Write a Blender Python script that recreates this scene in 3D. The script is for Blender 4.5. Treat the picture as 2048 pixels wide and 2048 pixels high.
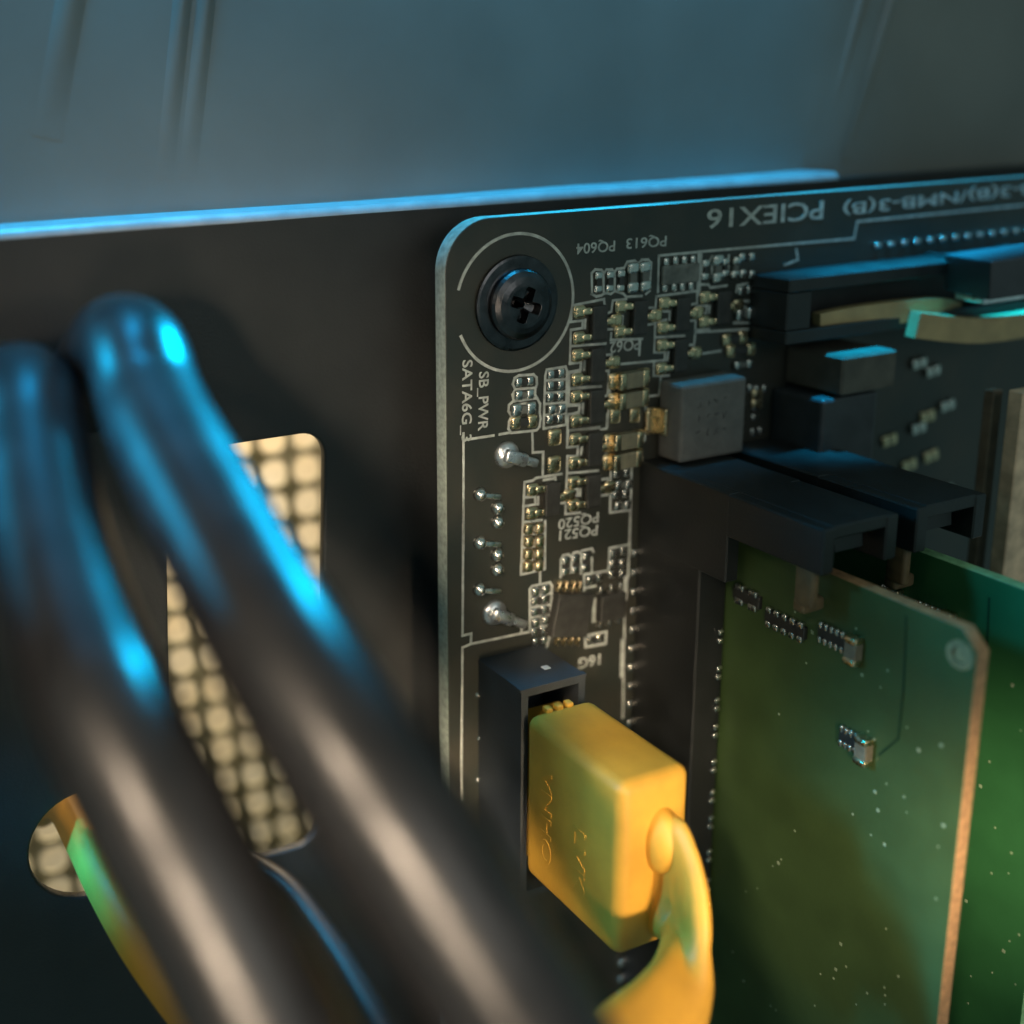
# Inside of an open computer case: corner of a motherboard, yellow data plug, memory, hoses.
# 1 Blender unit = 1 cm.  X right along the board, Z up along the board, Y into the board.
import bpy, bmesh, math, random
from mathutils import Vector, Matrix
random.seed(7)
for o in list(bpy.data.objects): bpy.data.objects.remove(o)
scene = bpy.context.scene
scene.unit_settings.scale_length = 0.01
COL = scene.collection
R = math.radians

# ------------------------------------------------------------------ camera
CAM_POS = (-5.383, -8.157, 1.575)
CAM_AXES = ((0.90482, -0.424736, -0.029984), (0.131401, 0.211554, 0.968493), (-0.405011, -0.880252, 0.247229))
LENS = 43.109
SHIFT = (0.17479, -0.09244)

cam = bpy.data.cameras.new('camera'); camo = bpy.data.objects.new('camera', cam); COL.objects.link(camo)
ax = CAM_AXES
camo.matrix_world = Matrix(((ax[0][0], ax[1][0], ax[2][0], CAM_POS[0]), (ax[0][1], ax[1][1], ax[2][1], CAM_POS[1]),
                            (ax[0][2], ax[1][2], ax[2][2], CAM_POS[2]), (0, 0, 0, 1)))
cam.lens = LENS; cam.sensor_width = 36; cam.shift_x, cam.shift_y = SHIFT
cam.clip_start = 0.05; cam.clip_end = 400
cam.dof.use_dof = True; cam.dof.focus_distance = 9.75; cam.dof.aperture_fstop = 0.14
scene.camera = camo
# ------------------------------------------------------------------ world, lamps, exposure
w = bpy.data.worlds.new('World'); scene.world = w; w.use_nodes = True
w.node_tree.nodes['Background'].inputs[0].default_value = (0.45, 0.80, 0.80, 1)
w.node_tree.nodes['Background'].inputs[1].default_value = 0.23
def area(name, loc, target, sx, sy, power, color, spread=180, axis=None):
    l = bpy.data.lights.new(name, 'AREA'); l.shape = 'RECTANGLE'; l.size = sx; l.size_y = sy
    l.energy = power; l.color = color; l.spread = R(spread)
    o = bpy.data.objects.new(name, l); COL.objects.link(o); o.location = loc
    d = (Vector(target) - Vector(loc)).normalized()
    if axis is None:
        o.rotation_euler = d.to_track_quat('-Z', 'Y').to_euler()
    else:                                   # long side turned along the given direction
        y = (Vector(axis) - d * Vector(axis).dot(d)).normalized(); x = y.cross(-d)
        o.rotation_euler = Matrix((x, y, -d)).transposed().to_euler()
    return o
area('blue_led_strip', (-0.9, 0.72, 7.0), (-0.9, 0.98, 0.8), 10.5, 0.3, 185, (0.02, 0.52, 1.0), 27)
area('blue_rim_left', (-8.0, 0.3, 1.3), (-3.9, -1.5, -0.6), 0.9, 5.0, 110, (0.0, 0.54, 1.0), 26)  # unseen lamp added to rim the hoses' left flank in blue
area('blue_rim_right', (3.2, 0.9, 4.4), (-3.6, -1.8, -0.6), 1.2, 3.4, 200, (0.0, 0.54, 1.0), 24)  # unseen, added; stands in for the lit ledge mirrored in the hoses
area('blue_rim_top', (-4.0, 0.2, 6.5), (-3.7, -0.6, -1.0), 5.0, 0.8, 32, (0.0, 0.46, 1.0), 34)  # unseen lamp added to carry the blue rim over the hose bends
area('blue_slot_fill', (4.9, -0.42, 7.0), (4.9, -0.42, 0.0), 4.2, 0.25, 90, (0.0, 0.52, 1.0), 10)  # added narrow beam that turns the slot and plug tops blue
area('blue_cable_fill', (-9.0, -0.3, -0.8), (-3.7, 0.4, -3.95), 0.4, 0.8, 10, (0.0, 0.46, 1.0), 13)  # added lamp that tints the loose yellow cable green
area('warm_streak_high', (-11.2, -9.9, 5.7), (-3.7, -3.75, -1.3), 0.8, 6.0, 60, (1.0, 0.78, 0.56), 21, (0.2, -0.5, -0.6))  # upper of the unseen lamps added along an arc for the hose streaks
area('warm_streak_mid', (-9.5, -14.2, 0.9), (-3.6, -4.0, -1.6), 0.8, 5.5, 66, (1.0, 0.78, 0.56), 21, (0.3, -0.5, -0.8))  # added for the middle of the warm hose streaks
area('warm_streak_low', (-7.9, -15.4, -2.5), (-3.5, -4.2, -2.0), 0.8, 4.5, 16, (1.0, 0.78, 0.56), 21, (0.3, -0.3, -0.9))  # added for the lower end of the warm hose streaks
area('warm_side_lamp', (-14, -5.0, 4.2), (1, -1.5, -3.0), 2.0, 2.5, 60, (1.0, 0.80, 0.56))
area('warm_plug_fill', (-0.8, -10.0, -3.6), (0.0, -1.8, -4.0), 0.9, 0.9, 17, (1.0, 0.74, 0.46), 22)  # unseen narrow beam added to brighten the yellow plug alone
area('warm_card_fill', (-1.0, -6.6, -2.2), (1.6, -3.7, -3.5), 0.7, 0.7, 17, (1.0, 0.80, 0.52), 31)  # unseen narrow beam added for the outer part of the memory card
area('room_fill', (2, -26, 8), (1, 0, 0), 12, 10, 820, (0.97, 0.97, 0.91))
area('rear_room_lamp', (-2.0, 7.5, 4.5), (-3.2, 11.0, -5.0), 3.0, 3.0, 4000, (1.0, 0.77, 0.50))
scene.view_settings.view_transform = 'Standard'; scene.view_settings.look = 'None'
scene.view_settings.exposure = 0.0; scene.view_settings.gamma = 1.0
scene.render.engine = 'CYCLES'

# ------------------------------------------------------------------ measured layout (cm, on the board: x, z)
D_lines = [[(0.867, -0.095),(0.861, -0.047),(0.546, -0.07),(0.534, -0.204),(0.652, -0.205),(0.648, -0.267),(0.535, -0.271),(0.531, -0.553),(0.645, -0.553),(0.641, -0.618),(0.527, -0.622),(0.523, -0.899),(0.638, -0.91),(0.634, -0.976),(0.519, -0.987),(0.516, -1.203)], [(0.533, -0.406),(0.888, -0.423)], [(0.53, -0.767),(0.851, -0.785)], [(0.522, -1.121),(0.845, -1.144)], [(0.678, -0.201),(0.674, -0.27)], [(0.676, -0.552),(0.673, -0.622)], [(0.669, -0.909),(0.666, -0.98)], [(0.739, 0.007),(0.73, 0.178),(0.765, 0.205),(0.827, 0.196),(0.854, 0.168),(0.879, 0.195),(0.932, 0.191),(0.959, 0.168),(0.984, 0.191),(1.058, 0.194),(1.088, 0.242),(1.162, 0.245),(1.201, 0.216),(1.237, 0.248),(1.302, 0.243),(1.335, 0.214),(1.329, -0.02),(1.292, -0.043)], [(0.849, 0.16),(0.853, 0.04),(0.859, -0.004)], [(0.962, 0.159),(0.967, 0.021)], [(0.734, 0.008),(0.782, -0.018),(0.834, -0.014),(0.864, 0.005),(0.928, -0.01),(0.969, 0.012),(1.055, -0.021),(1.088, -0.05),(1.141, -0.051),(1.249, -0.057)], [(1.414, 0.268),(1.839, 0.266),(1.843, -0.111)], [(1.414, 0.268),(1.417, -0.037)], [(1.402, -0.075),(1.846, -0.067)], [(1.089, -0.068),(0.951, -0.068),(0.938, -0.158),(0.891, -0.17)], [(0.966, -0.199),(1.056, -0.208),(1.053, -0.278),(0.962, -0.269),(0.966, -0.199)], [(0.884, -0.304),(0.958, -0.308)], [(0.944, -0.341),(0.94, -0.398),(1.269, -0.424)], [(1.248, -0.426),(1.242, -0.559)], [(0.949, -0.518),(0.963, -0.612),(1.516, -0.636),(1.518, -0.568),(1.412, -0.556)], [(0.88, -0.519),(0.955, -0.523)], [(1.402, -0.075),(1.397, -0.202),(1.552, -0.217),(1.55, -0.288)], [(1.516, -0.285),(1.401, -0.291),(1.401, -0.555)], [(1.406, -0.426),(1.72, -0.445)], [(1.319, -0.164),(1.395, -0.171)], [(1.314, -0.309),(1.39, -0.304)], [(1.373, -0.174),(1.373, -0.297)], [(1.404, -0.632),(1.404, -0.759),(1.567, -0.778)], [(1.483, -0.773),(1.468, -0.94),(1.328, -0.931)], [(1.552, -0.572),(1.544, -0.639)], [(1.843, -0.111),(1.847, -0.174),(1.779, -0.181)], [(1.843, -0.201),(1.832, -0.626),(2.132, -0.623)], [(1.854, -0.202),(1.957, -0.207),(1.949, -0.27),(1.846, -0.269)], [(1.986, -0.214),(1.983, -0.269)], [(1.77, -0.32),(1.838, -0.322)], [(1.843, -0.408),(1.992, -0.415)], [(1.844, -0.427),(2.453, -0.463)], [(1.764, -0.532),(1.832, -0.535)], [(1.866, -0.015),(1.958, -0.023),(1.982, -0.052),(2.166, -0.05)], [(2.276, -0.297),(2.292, -0.198),(2.423, -0.21)], [(2.27, -0.388),(2.497, -0.411)], [(2.281, -0.115),(2.289, -0.061),(2.4, -0.053)], [(2.274, -0.269),(2.391, -0.262)], [(1.873, 0.065),(1.889, 0.178),(1.923, 0.185)], [(1.968, 0.19),(1.989, 0.215),(2.058, 0.209),(2.094, 0.18)], [(1.992, 0.17),(1.994, 0.036)], [(2.084, 0.163),(2.086, 0.029)], [(2.173, 0.209),(2.171, 0.048)], [(0.89, -0.657),(0.927, -0.657),(0.923, -0.87),(0.87, -0.877)], [(0.923, -1.032),(0.921, -1.159),(0.862, -1.16)], [(1.328, -0.931),(1.333, -1.321)], [(-0.025, -0.657),(-0.006, -0.608),(0.033, -0.592),(0.173, -0.6),(0.204, -0.63),(0.209, -0.686),(0.195, -0.719),(0.19, -0.771),(0.216, -0.809),(0.242, -0.856),(0.238, -0.925),(0.249, -0.98),(0.24, -1.049),(0.21, -1.076),(-0.033, -1.063),(-0.063, -1.024),(-0.058, -0.964),(-0.033, -0.924),(-0.064, -0.876),(-0.059, -0.825),(-0.015, -0.796),(-0.025, -0.743),(-0.0, -0.703),(-0.025, -0.657)], [(-0.0, -0.703),(0.195, -0.715)], [(-0.015, -0.801),(0.211, -0.804)], [(0.036, -0.833),(0.186, -0.84),(0.182, -0.909)], [(0.289, -0.627),(0.304, -0.577),(0.488, -0.572),(0.504, -0.609),(0.501, -0.996),(0.508, -1.068),(0.281, -1.072),(0.28, -1.01),(0.289, -0.627)], [(0.295, -0.667),(0.495, -0.678)], [(0.292, -0.771),(0.497, -0.783)], [(0.288, -0.862),(0.504, -0.877)], [(0.284, -0.958),(0.501, -0.97)], [(-0.492, -1.993),(-0.488, -1.003)], [(-0.488, -1.059),(-0.206, -1.061)], [(-0.147, -1.06),(-0.043, -1.058)], [(0.169, -1.083),(0.176, -1.261),(0.279, -1.272),(0.277, -1.487)], [(0.085, -1.832),(0.097, -1.504),(0.179, -1.503),(0.21, -1.486),(0.464, -1.49)], [(0.288, -1.516),(0.386, -1.518),(0.402, -1.498),(0.408, -1.549)], [(0.094, -1.638),(0.202, -1.647),(0.208, -1.716),(0.084, -1.714)], [(0.233, -1.657),(0.234, -1.721)], [(0.528, -0.547),(0.642, -0.555),(0.634, -0.629),(0.53, -0.63),(0.526, -0.911),(0.635, -0.916),(0.632, -0.987),(0.522, -0.981),(0.52, -1.128),(0.525, -1.142),(0.517, -1.267),(0.628, -1.274),(0.625, -1.351)], [(0.63, -1.361),(0.524, -1.345),(0.522, -1.481),(0.516, -1.685)], [(0.536, -1.634),(0.637, -1.65),(0.633, -1.709),(0.526, -1.696)], [(0.516, -1.685),(0.514, -1.856),(0.664, -1.868)], [(0.517, -0.76),(0.848, -0.783)], [(0.52, -1.124),(0.848, -1.138)], [(0.522, -1.494),(0.843, -1.521)], [(0.443, -1.747),(0.517, -1.755)], [(0.679, -0.551),(0.675, -0.621)], [(0.672, -0.921),(0.669, -0.988)], [(0.671, -1.29),(0.662, -1.352)], [(0.664, -1.659),(0.66, -1.714)], [(0.945, -0.795),(0.929, -1.145)], [(0.92, -1.381),(0.919, -1.51),(1.078, -1.525)], [(0.979, -1.529),(0.981, -1.922),(1.204, -1.936)], [(1.2, -1.544),(1.206, -2.309)], [(0.878, -1.606),(0.949, -1.607),(0.948, -1.752),(0.882, -1.75)], [(-0.49, -1.563),(-0.505, -2.748),(-0.42, -2.748),(-0.425, -2.841),(0.169, -2.858)], [(-0.425, -2.841),(-0.506, -2.856),(-0.521, -3.886),(-0.525, -4.282)], [(0.079, -2.839),(0.084, -2.773)], [(0.086, -1.854),(0.272, -1.864)], [(0.086, -1.854),(0.069, -2.317),(0.31, -2.312),(0.309, -1.879)], [(0.092, -1.965),(0.305, -1.985)], [(0.088, -2.079),(0.301, -2.096)], [(0.084, -2.199),(0.303, -2.203)], [(0.263, -2.317),(0.264, -2.431)], [(0.164, -2.847),(0.16, -2.466),(0.185, -2.443),(0.365, -2.446),(0.387, -2.483),(0.384, -2.607),(0.373, -2.932),(0.343, -3.042)], [(0.167, -2.638),(0.374, -2.653)], [(0.168, -2.729),(0.375, -2.749)], [(0.176, -2.536),(0.367, -2.546)], [(0.179, -2.817),(0.372, -2.835)], [(0.477, -2.416),(0.474, -2.264),(0.5, -2.226),(0.553, -2.227),(0.586, -2.257),(0.607, -2.223),(0.65, -2.221),(0.689, -2.248),(0.688, -2.429)], [(0.688, -2.219),(0.797, -2.22),(0.815, -2.252)], [(0.8, -2.306),(0.803, -2.432)], [(0.587, -2.266),(0.584, -2.399)], [(0.725, -2.609),(0.721, -2.445),(0.953, -2.456)], [(0.73, -2.571),(0.846, -2.575)], [(0.982, -2.476),(0.986, -2.25),(1.193, -2.255)], [(1.2, -1.845),(1.199, -2.567)], [(1.166, -2.758),(1.179, -3.139)], [(1.181, -3.515),(1.19, -3.93)], [(0.741, -3.023),(0.976, -3.035),(0.974, -3.149),(0.755, -3.134),(0.741, -3.023)], [(0.471, -2.419),(0.477, -2.416)], [(1.834, 0.268),(3.644, 0.249),(3.668, 0.401),(5.907, 0.413),(6.843, 0.415)], [(2.948, 0.206),(2.975, 0.11),(2.821, 0.075)]]
D_thick = [[(0.395, -2.609),(0.39, -2.945)], [(0.716, -2.685),(0.723, -2.95)], [(0.838, -2.71),(0.838, -2.896)], [(1.176, -2.563),(1.171, -2.759)], [(1.163, -3.166),(1.163, -3.5)], [(1.857, 0.256),(1.854, -0.094)]]
D_pairs = [((0.029, -0.647),(0.134, -0.647), 's'),((0.02, -0.753),(0.125, -0.754), 'd'),((-0.004, -0.871),(0.136, -0.877), 'm'),((-0.003, -0.98),(0.153, -0.984), 'g'),((0.34, -0.62),(0.437, -0.619), 's'),((0.337, -0.715),(0.434, -0.719), 's'),((0.333, -0.811),(0.436, -0.815), 's'),((0.34, -0.913),(0.443, -0.918), 'd'),((0.331, -1.0),(0.434, -1.0), 's'),((1.03, -1.574),(1.135, -1.581), 's'),((1.044, -1.679),(1.15, -1.682), 'd'),((1.025, -1.765),(1.131, -1.768), 's'),((1.045, -1.867),(1.145, -1.874), 'd'),((0.798, 0.151),(0.79, 0.046), 's'),((0.912, 0.15),(0.91, 0.039), 's'),((1.023, 0.149),(1.021, 0.033), 's'),((1.132, 0.187),(1.133, 0.032), 'm'),((1.255, 0.19),(1.262, 0.029), 'm'),((1.918, 0.163),(1.913, 0.052), 's'),((2.034, 0.185),(2.04, 0.032), 'm'),((2.136, 0.159),(2.136, 0.06), 's'),((2.245, 0.163),(2.236, 0.043), 'd'),((2.314, 0.185),(2.42, 0.177), 's'),((2.335, 0.039),(2.43, 0.026), 's'),((2.185, -0.532),(2.361, -0.518), 'g'),((2.233, -0.639),(2.465, -0.637), 'g'),((2.307, -0.773),(2.45, -0.771), 'd'),((2.322, -0.11),(2.416, -0.109), 's'),((2.312, -0.319),(2.43, -0.312), 'm'),((0.522, -2.273),(0.519, -2.372), 's'),((0.619, -2.277),(0.621, -2.373), 's'),((0.733, -2.275),(0.725, -2.373), 's'),((1.021, -2.305),(1.121, -2.3), 's'),((1.018, -2.396),(1.114, -2.405), 's'),((1.01, -2.496),(1.117, -2.503), 's'),((0.772, -2.503),(0.871, -2.498), 's'),((0.792, -3.068),(0.893, -3.076), 's'),((0.202, -2.494),(0.302, -2.49), 'd'),((0.203, -2.584),(0.303, -2.581), 's'),((0.204, -2.684),(0.305, -2.681), 's'),((0.205, -2.775),(0.306, -2.773), 'd'),((0.201, -2.865),(0.302, -2.868), 's'),((0.218, -2.961),(0.304, -2.965), 's'),((0.122, -1.911),(0.231, -1.926), 't'),((0.123, -2.026),(0.233, -2.041), 't'),((0.119, -2.136),(0.229, -2.152), 't'),((0.121, -2.243),(0.23, -2.259), 't')]
D_fets = [((0.619, -0.127),(0.619, -0.342)),((0.612, -0.488),(0.612, -0.69)),((0.61, -0.839),(0.609, -1.044)),((0.605, -1.208),(0.6, -1.411)),((0.598, -1.579),(0.597, -1.782)),((1.037, -0.128),(1.034, -0.337)),((1.493, -0.145),(1.486, -0.353)),((1.487, -0.502),(1.485, -0.705)),((1.935, -0.129),(1.936, -0.341)),((0.18, -1.58),(0.177, -1.784))]
D_gold = [(0.38, -1.157),(0.379, -1.39)]
D_caps = [(1.129, -0.748),(1.13, -0.919),(1.091, -1.277),(1.086, -1.448)]
D_bare = [(0.999, -1.056),(1.207, -1.08)]
D_icA = [[(0.441, -2.499),(0.511, -2.513),(0.587, -2.528),(0.652, -2.541)], [(0.439, -2.98),(0.51, -2.996),(0.581, -3.012),(0.653, -3.028)]]
D_icB = [[(0.88, -2.621),(0.992, -2.624),(1.093, -2.625)], [(0.883, -2.925),(0.985, -2.932),(1.086, -2.929)]]
D_icC = [[(1.488, 0.206),(1.586, 0.211),(1.68, 0.208),(1.775, 0.205)], [(1.481, -0.003),(1.58, -0.007),(1.669, -0.011),(1.765, -0.015)]]
D_pins = [((-0.338, -1.536),(-0.155, -1.584)),((-0.169, -1.68), None),((-0.169, -1.806), None),((-0.339, -1.955),(-0.153, -1.998)),((-0.173, -2.09), None),((-0.172, -2.224), None),((-0.344, -2.365),(-0.151, -2.413)),((-0.363, -3.319), None),((-0.347, -3.732), None),((-0.363, -4.124), None)]
D_tabs = [((-0.081, -1.241),(0.182, -1.342)),((-0.197, -2.604),(0.084, -2.758))]
D_texts = [('PCIEX16', (3.241, 0.532),(1.91, 0.535), 0.16),('PQ613', (1.488, 0.383),(1.071, 0.391), 0.085),('PQ604', (0.958, 0.382),(0.574, 0.385), 0.085),('MB-3(B)/NMB-3(B)', (6.293, 0.571),(3.48, 0.518), 0.105),('PQ62', (1.246, -0.466),(0.932, -0.463), 0.095),('PQ520', (0.861, -1.943),(0.441, -1.94), 0.09),('PQ521', (0.853, -2.059),(0.454, -2.039), 0.09),('16G', (0.916, -3.286),(0.681, -3.281), 0.1),('SATA6G_3', (-0.447, -0.409),(-0.459, -1.075), 0.09),('SB_PWR', (-0.295, -0.521),(-0.305, -1.004), 0.09)]
D_tubeA = [(-4.017, -0.804, -0.142),(-4.079, -1.169, -0.328),(-4.174, -1.826, -0.598),(-4.246, -2.663, -0.866),(-4.241, -3.172, -1.05),(-4.147, -3.591, -1.377),(-4.018, -3.871, -1.759),(-3.89, -4.1, -2.16),(-3.75, -4.268, -2.53)]
D_tubeB = [(-3.395, -1.015, 0.129),(-3.422, -1.348, -0.091),(-3.459, -1.832, -0.258),(-3.471, -2.84, -0.63),(-3.461, -3.422, -0.866),(-3.364, -3.896, -1.182),(-3.232, -4.155, -1.482),(-3.075, -4.385, -1.844),(-2.905, -4.568, -2.214),(-2.742, -4.741, -2.563)]
D_wire = [(-3.033, -0.546, -3.475),(-2.838, -0.885, -3.553),(-2.688, -1.299, -3.568),(-2.628, -1.687, -3.638),(-2.586, -2.077, -3.745),(-2.527, -2.5, -3.94),(-2.423, -2.738, -4.213)]
D_dimm = {'rowA': [(1.811, -2.445),(2.214, -2.434)], 'rowB': [(2.085, -3.188),(2.361, -3.206)], 'rowC': [(1.264, -2.522),(1.684, -2.517)], 'rowD': [(0.899, -2.447),(1.201, -2.454)], 'trace': [(2.55, -2.053),(2.582, -2.591),(2.577, -2.992),(2.432, -3.192)], 'hole': (2.995, -2.161)}
D_dimm2 = {'rowA': [(1.565, -2.423),(1.72, -2.412)], 'rowB': [(1.899, -2.436),(2.237, -2.441)], 'trace': [(2.484, -2.132),(2.509, -2.506)]}
D_e1 = [(0.084, -3.554, 1.86),(0.073, -3.502, 2.1),(0.023, -3.744, 2.35),(-0.011, -4.148, 2.5),(-0.058, -4.535, 2.6),(-0.279, -4.85, 2.7),(-0.721, -4.971, 2.8)]
D_em = [(0.05, -4.1, 1.86),(0.093, -4.08, 1.95),(0.101, -4.234, 2.1),(-0.097, -4.351, 2.35),(-0.484, -4.444, 2.62),(-0.915, -4.512, 2.8),(-1.324, -4.627, 2.9)]
D_e2 = [(0.02, -4.57, 1.86),(-0.007, -4.502, 1.98),(-0.078, -4.429, 2.15),(-0.463, -4.277, 2.42),(-1.021, -4.129, 2.7),(-1.441, -4.139, 2.85),(-1.842, -4.284, 2.95)]
D_flatL = [(-3.666, 1.476, -4.19),(-3.668, 0.713, -4.075),(-3.634, 0.211, -4.19),(-3.544, -0.23, -4.4),(-3.419, -0.576, -4.616),(-3.254, -0.946, -4.855),(-3.06, -1.243, -5.192)]
D_tray = {'hole': [(-2.968, -2.152),(-2.089, -0.946),(-1.386, -1.082),(-1.579, -4.765)], 'round': [(-4.085, -4.077),(-3.839, -4.651),(-3.774, -3.628)], 'tubeA': (-3.723, -0.386), 'tubeB': (-2.913, -0.162), 'ledge': (-0.459, 0.769)}
D_upper = {'r1': [(-2.136, 2.521),(-2.392, 1.062)], 'r0': [(-3.071, 2.509),(-3.368, 1.4)], 'r2': [(4.771, 2.608),(4.335, 0.899)], 'r3': [(5.167, 2.614),(4.624, 0.886)]}
D_strap = [(2.892, -0.34, -0.416),(3.247, -0.36, -0.392),(3.786, -0.4, -0.382),(4.295, -0.4, -0.403),(4.649, -0.32, -0.488)]
D_strap2 = [(3.872, -0.52, -0.489),(4.293, -0.56, -0.565),(4.718, -0.56, -0.619),(5.275, -0.55, -0.628),(5.717, -0.5, -0.619)]

# ------------------------------------------------------------------ materials
def mat(name, col, rough=0.5, metal=0.0, spec=0.5, var=0.0, vscale=6.0, bump=0.0, bscale=60.0, col2=None, coat=0.0, sss=0.0):
    m = bpy.data.materials.new(name); m.use_nodes = True
    nt = m.node_tree; b = nt.nodes['Principled BSDF']; L = nt.links.new
    b.inputs['Base Color'].default_value = (*col, 1); b.inputs['Roughness'].default_value = rough
    b.inputs['Metallic'].default_value = metal; b.inputs['Specular IOR Level'].default_value = spec
    b.inputs['Coat Weight'].default_value = coat; b.inputs['Coat Roughness'].default_value = 0.15
    if sss: b.inputs['Subsurface Weight'].default_value = sss; b.inputs['Subsurface Radius'].default_value = (0.12, 0.07, 0.02); b.inputs['Subsurface Scale'].default_value = 0.6
    tc = nt.nodes.new('ShaderNodeTexCoord')
    if var or col2:
        n = nt.nodes.new('ShaderNodeTexNoise'); n.inputs['Scale'].default_value = vscale; n.inputs['Detail'].default_value = 6
        L(tc.outputs['Object'], n.inputs['Vector'])
        r = nt.nodes.new('ShaderNodeValToRGB'); r.color_ramp.elements[0].position = 0.35; r.color_ramp.elements[1].position = 0.68
        c2 = col2 or tuple(c * (1 + var) for c in col); c1 = col if col2 else tuple(c * (1 - var) for c in col)
        r.color_ramp.elements[0].color = (*c1, 1); r.color_ramp.elements[1].color = (*c2, 1)
        L(n.outputs['Fac'], r.inputs['Fac']); L(r.outputs['Color'], b.inputs['Base Color'])
        mr = nt.nodes.new('ShaderNodeMapRange'); mr.inputs['To Min'].default_value = max(0.02, rough - 0.07); mr.inputs['To Max'].default_value = min(1, rough + 0.1)
        L(n.outputs['Fac'], mr.inputs['Value']); L(mr.outputs['Result'], b.inputs['Roughness'])
    if bump:
        n2 = nt.nodes.new('ShaderNodeTexNoise'); n2.inputs['Scale'].default_value = bscale; n2.inputs['Detail'].default_value = 4
        L(tc.outputs['Object'], n2.inputs['Vector'])
        bp = nt.nodes.new('ShaderNodeBump'); bp.inputs['Strength'].default_value = bump; bp.inputs['Distance'].default_value = 0.01
        L(n2.outputs['Fac'], bp.inputs['Height']); L(bp.outputs['Normal'], b.inputs['Normal'])
    return m

M = {}
M['tray'] = mat('black_painted_steel', (0.015, 0.0165, 0.0165), 0.50, var=0.15, vscale=3, bump=0.35, bscale=45)
M['wall'] = mat('dark_satin_panel', (0.155, 0.165, 0.155), 0.45, var=0.10, vscale=0.8, bump=0.06, bscale=70)
M['shelf'] = mat('pale_lit_ledge', (0.26, 0.27, 0.28), 0.30, var=0.15, vscale=5, bump=0.12, bscale=40)  # paler than the tray; part of the lit look is in the colour
M['wall2'] = mat('dark_olive_panel', (0.055, 0.058, 0.045), 0.5, var=0.15, vscale=2, bump=0.3, bscale=50)
M['mask'] = mat('black_solder_mask', (0.022, 0.026, 0.022), 0.36, col2=(0.036, 0.034, 0.026), vscale=2.2, bump=0.25, bscale=16)
M['edge'] = mat('board_core_edge', (0.30, 0.34, 0.29), 0.6, var=0.25, vscale=20)
M['silk'] = mat('silkscreen_ink', (0.37, 0.40, 0.37), 0.7, var=0.25, vscale=14)
M['gold'] = mat('tinned_brass_lead', (0.72, 0.58, 0.36), 0.26, metal=1.0, var=0.2, vscale=14, bump=0.3, bscale=30)
M['tin'] = mat('solder_tin', (0.70, 0.69, 0.64), 0.25, metal=1.0, var=0.25, vscale=12, bump=0.35, bscale=22)
M['bsteel'] = mat('tinned_shell_tab', (0.66, 0.68, 0.70), 0.28, metal=0.9, var=0.2, vscale=14, bump=0.6, bscale=14)
M['epoxy'] = mat('black_epoxy_package', (0.026, 0.026, 0.023), 0.5, var=0.3, vscale=12, bump=0.3, bscale=60)
M['plastic'] = mat('black_connector_plastic', (0.012, 0.0135, 0.0135), 0.45, var=0.2, vscale=5, bump=0.25, bscale=45)
M['sataplastic'] = mat('slate_black_plastic', (0.030, 0.036, 0.042), 0.5, var=0.15, vscale=5, bump=0.25, bscale=50)
M['mlcc'] = mat('ceramic_capacitor_body', (0.16, 0.15, 0.10), 0.45, var=0.2, vscale=18)
M['resb'] = mat('resistor_body', (0.030, 0.030, 0.028), 0.4, var=0.2, vscale=18)
M['tanb'] = mat('tan_chip_body', (0.20, 0.17, 0.12), 0.5, var=0.2, vscale=18)
M['greyic'] = mat('dull_grey_lacquer', (0.12, 0.125, 0.11), 0.5, var=0.35, vscale=10)
M['choke'] = mat('grey_pressed_ferrite', (0.125, 0.12, 0.11), 0.62, var=0.12, vscale=9, bump=0.5, bscale=35)
M['mark'] = mat('faded_dark_print', (0.075, 0.072, 0.066), 0.7)
M['screw'] = mat('black_nickel_screw', (0.075, 0.075, 0.08), 0.28, metal=1.0, var=0.3, vscale=7, bump=0.3, bscale=14)
M['ringpad'] = mat('masked_screw_pad', (0.045, 0.042, 0.034), 0.38, var=0.3, vscale=5)
M['yellow'] = mat('yellow_pvc', (0.60, 0.315, 0.036), 0.5, var=0.10, vscale=3, bump=0.2, bscale=40, sss=0.0)
M['dimcable'] = mat('shaded_yellow_pvc', (0.36, 0.27, 0.13), 0.55, var=0.12, vscale=6, bump=0.2, bscale=40)  # yellow cable in shade, the dulling put into its colour
M['green'] = mat('green_solder_mask', (0.050, 0.088, 0.028), 0.45, var=0.12, vscale=2.5, bump=0.15, bscale=25)
M['green2'] = mat('bright_green_solder_mask', (0.028, 0.125, 0.042), 0.45, var=0.1, vscale=2.5, bump=0.15, bscale=25)
M['gtrace'] = mat('dark_board_trace', (0.008, 0.04, 0.012), 0.5)
M['via'] = mat('tented_via', (0.30, 0.36, 0.24), 0.5)
M['fr4'] = mat('tan_laminate_edge', (0.40, 0.215, 0.10), 0.65, var=0.25, vscale=18, bump=0.4, bscale=50)
M['fr4g'] = mat('green_laminate_edge', (0.22, 0.42, 0.20), 0.6, var=0.2, vscale=18, bump=0.4, bscale=50)
M['tan'] = mat('tan_latch_tongue', (0.13, 0.085, 0.04), 0.6, var=0.2, vscale=12)
M['rubber'] = mat('black_rubber_hose', (0.009, 0.009, 0.010), 0.31, var=0.15, vscale=4, bump=0.03, bscale=60)
M['wire'] = mat('black_wire_jacket', (0.012, 0.012, 0.014), 0.45, bump=0.2, bscale=40)
M['mesh'] = mat('pale_panel_mesh', (0.50, 0.50, 0.38), 0.6, var=0.2, vscale=4)
_nt = M['mesh'].node_tree; _t = _nt.nodes.new('ShaderNodeBsdfTranslucent'); _t.inputs[0].default_value = (0.62, 0.60, 0.46, 1)
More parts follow.
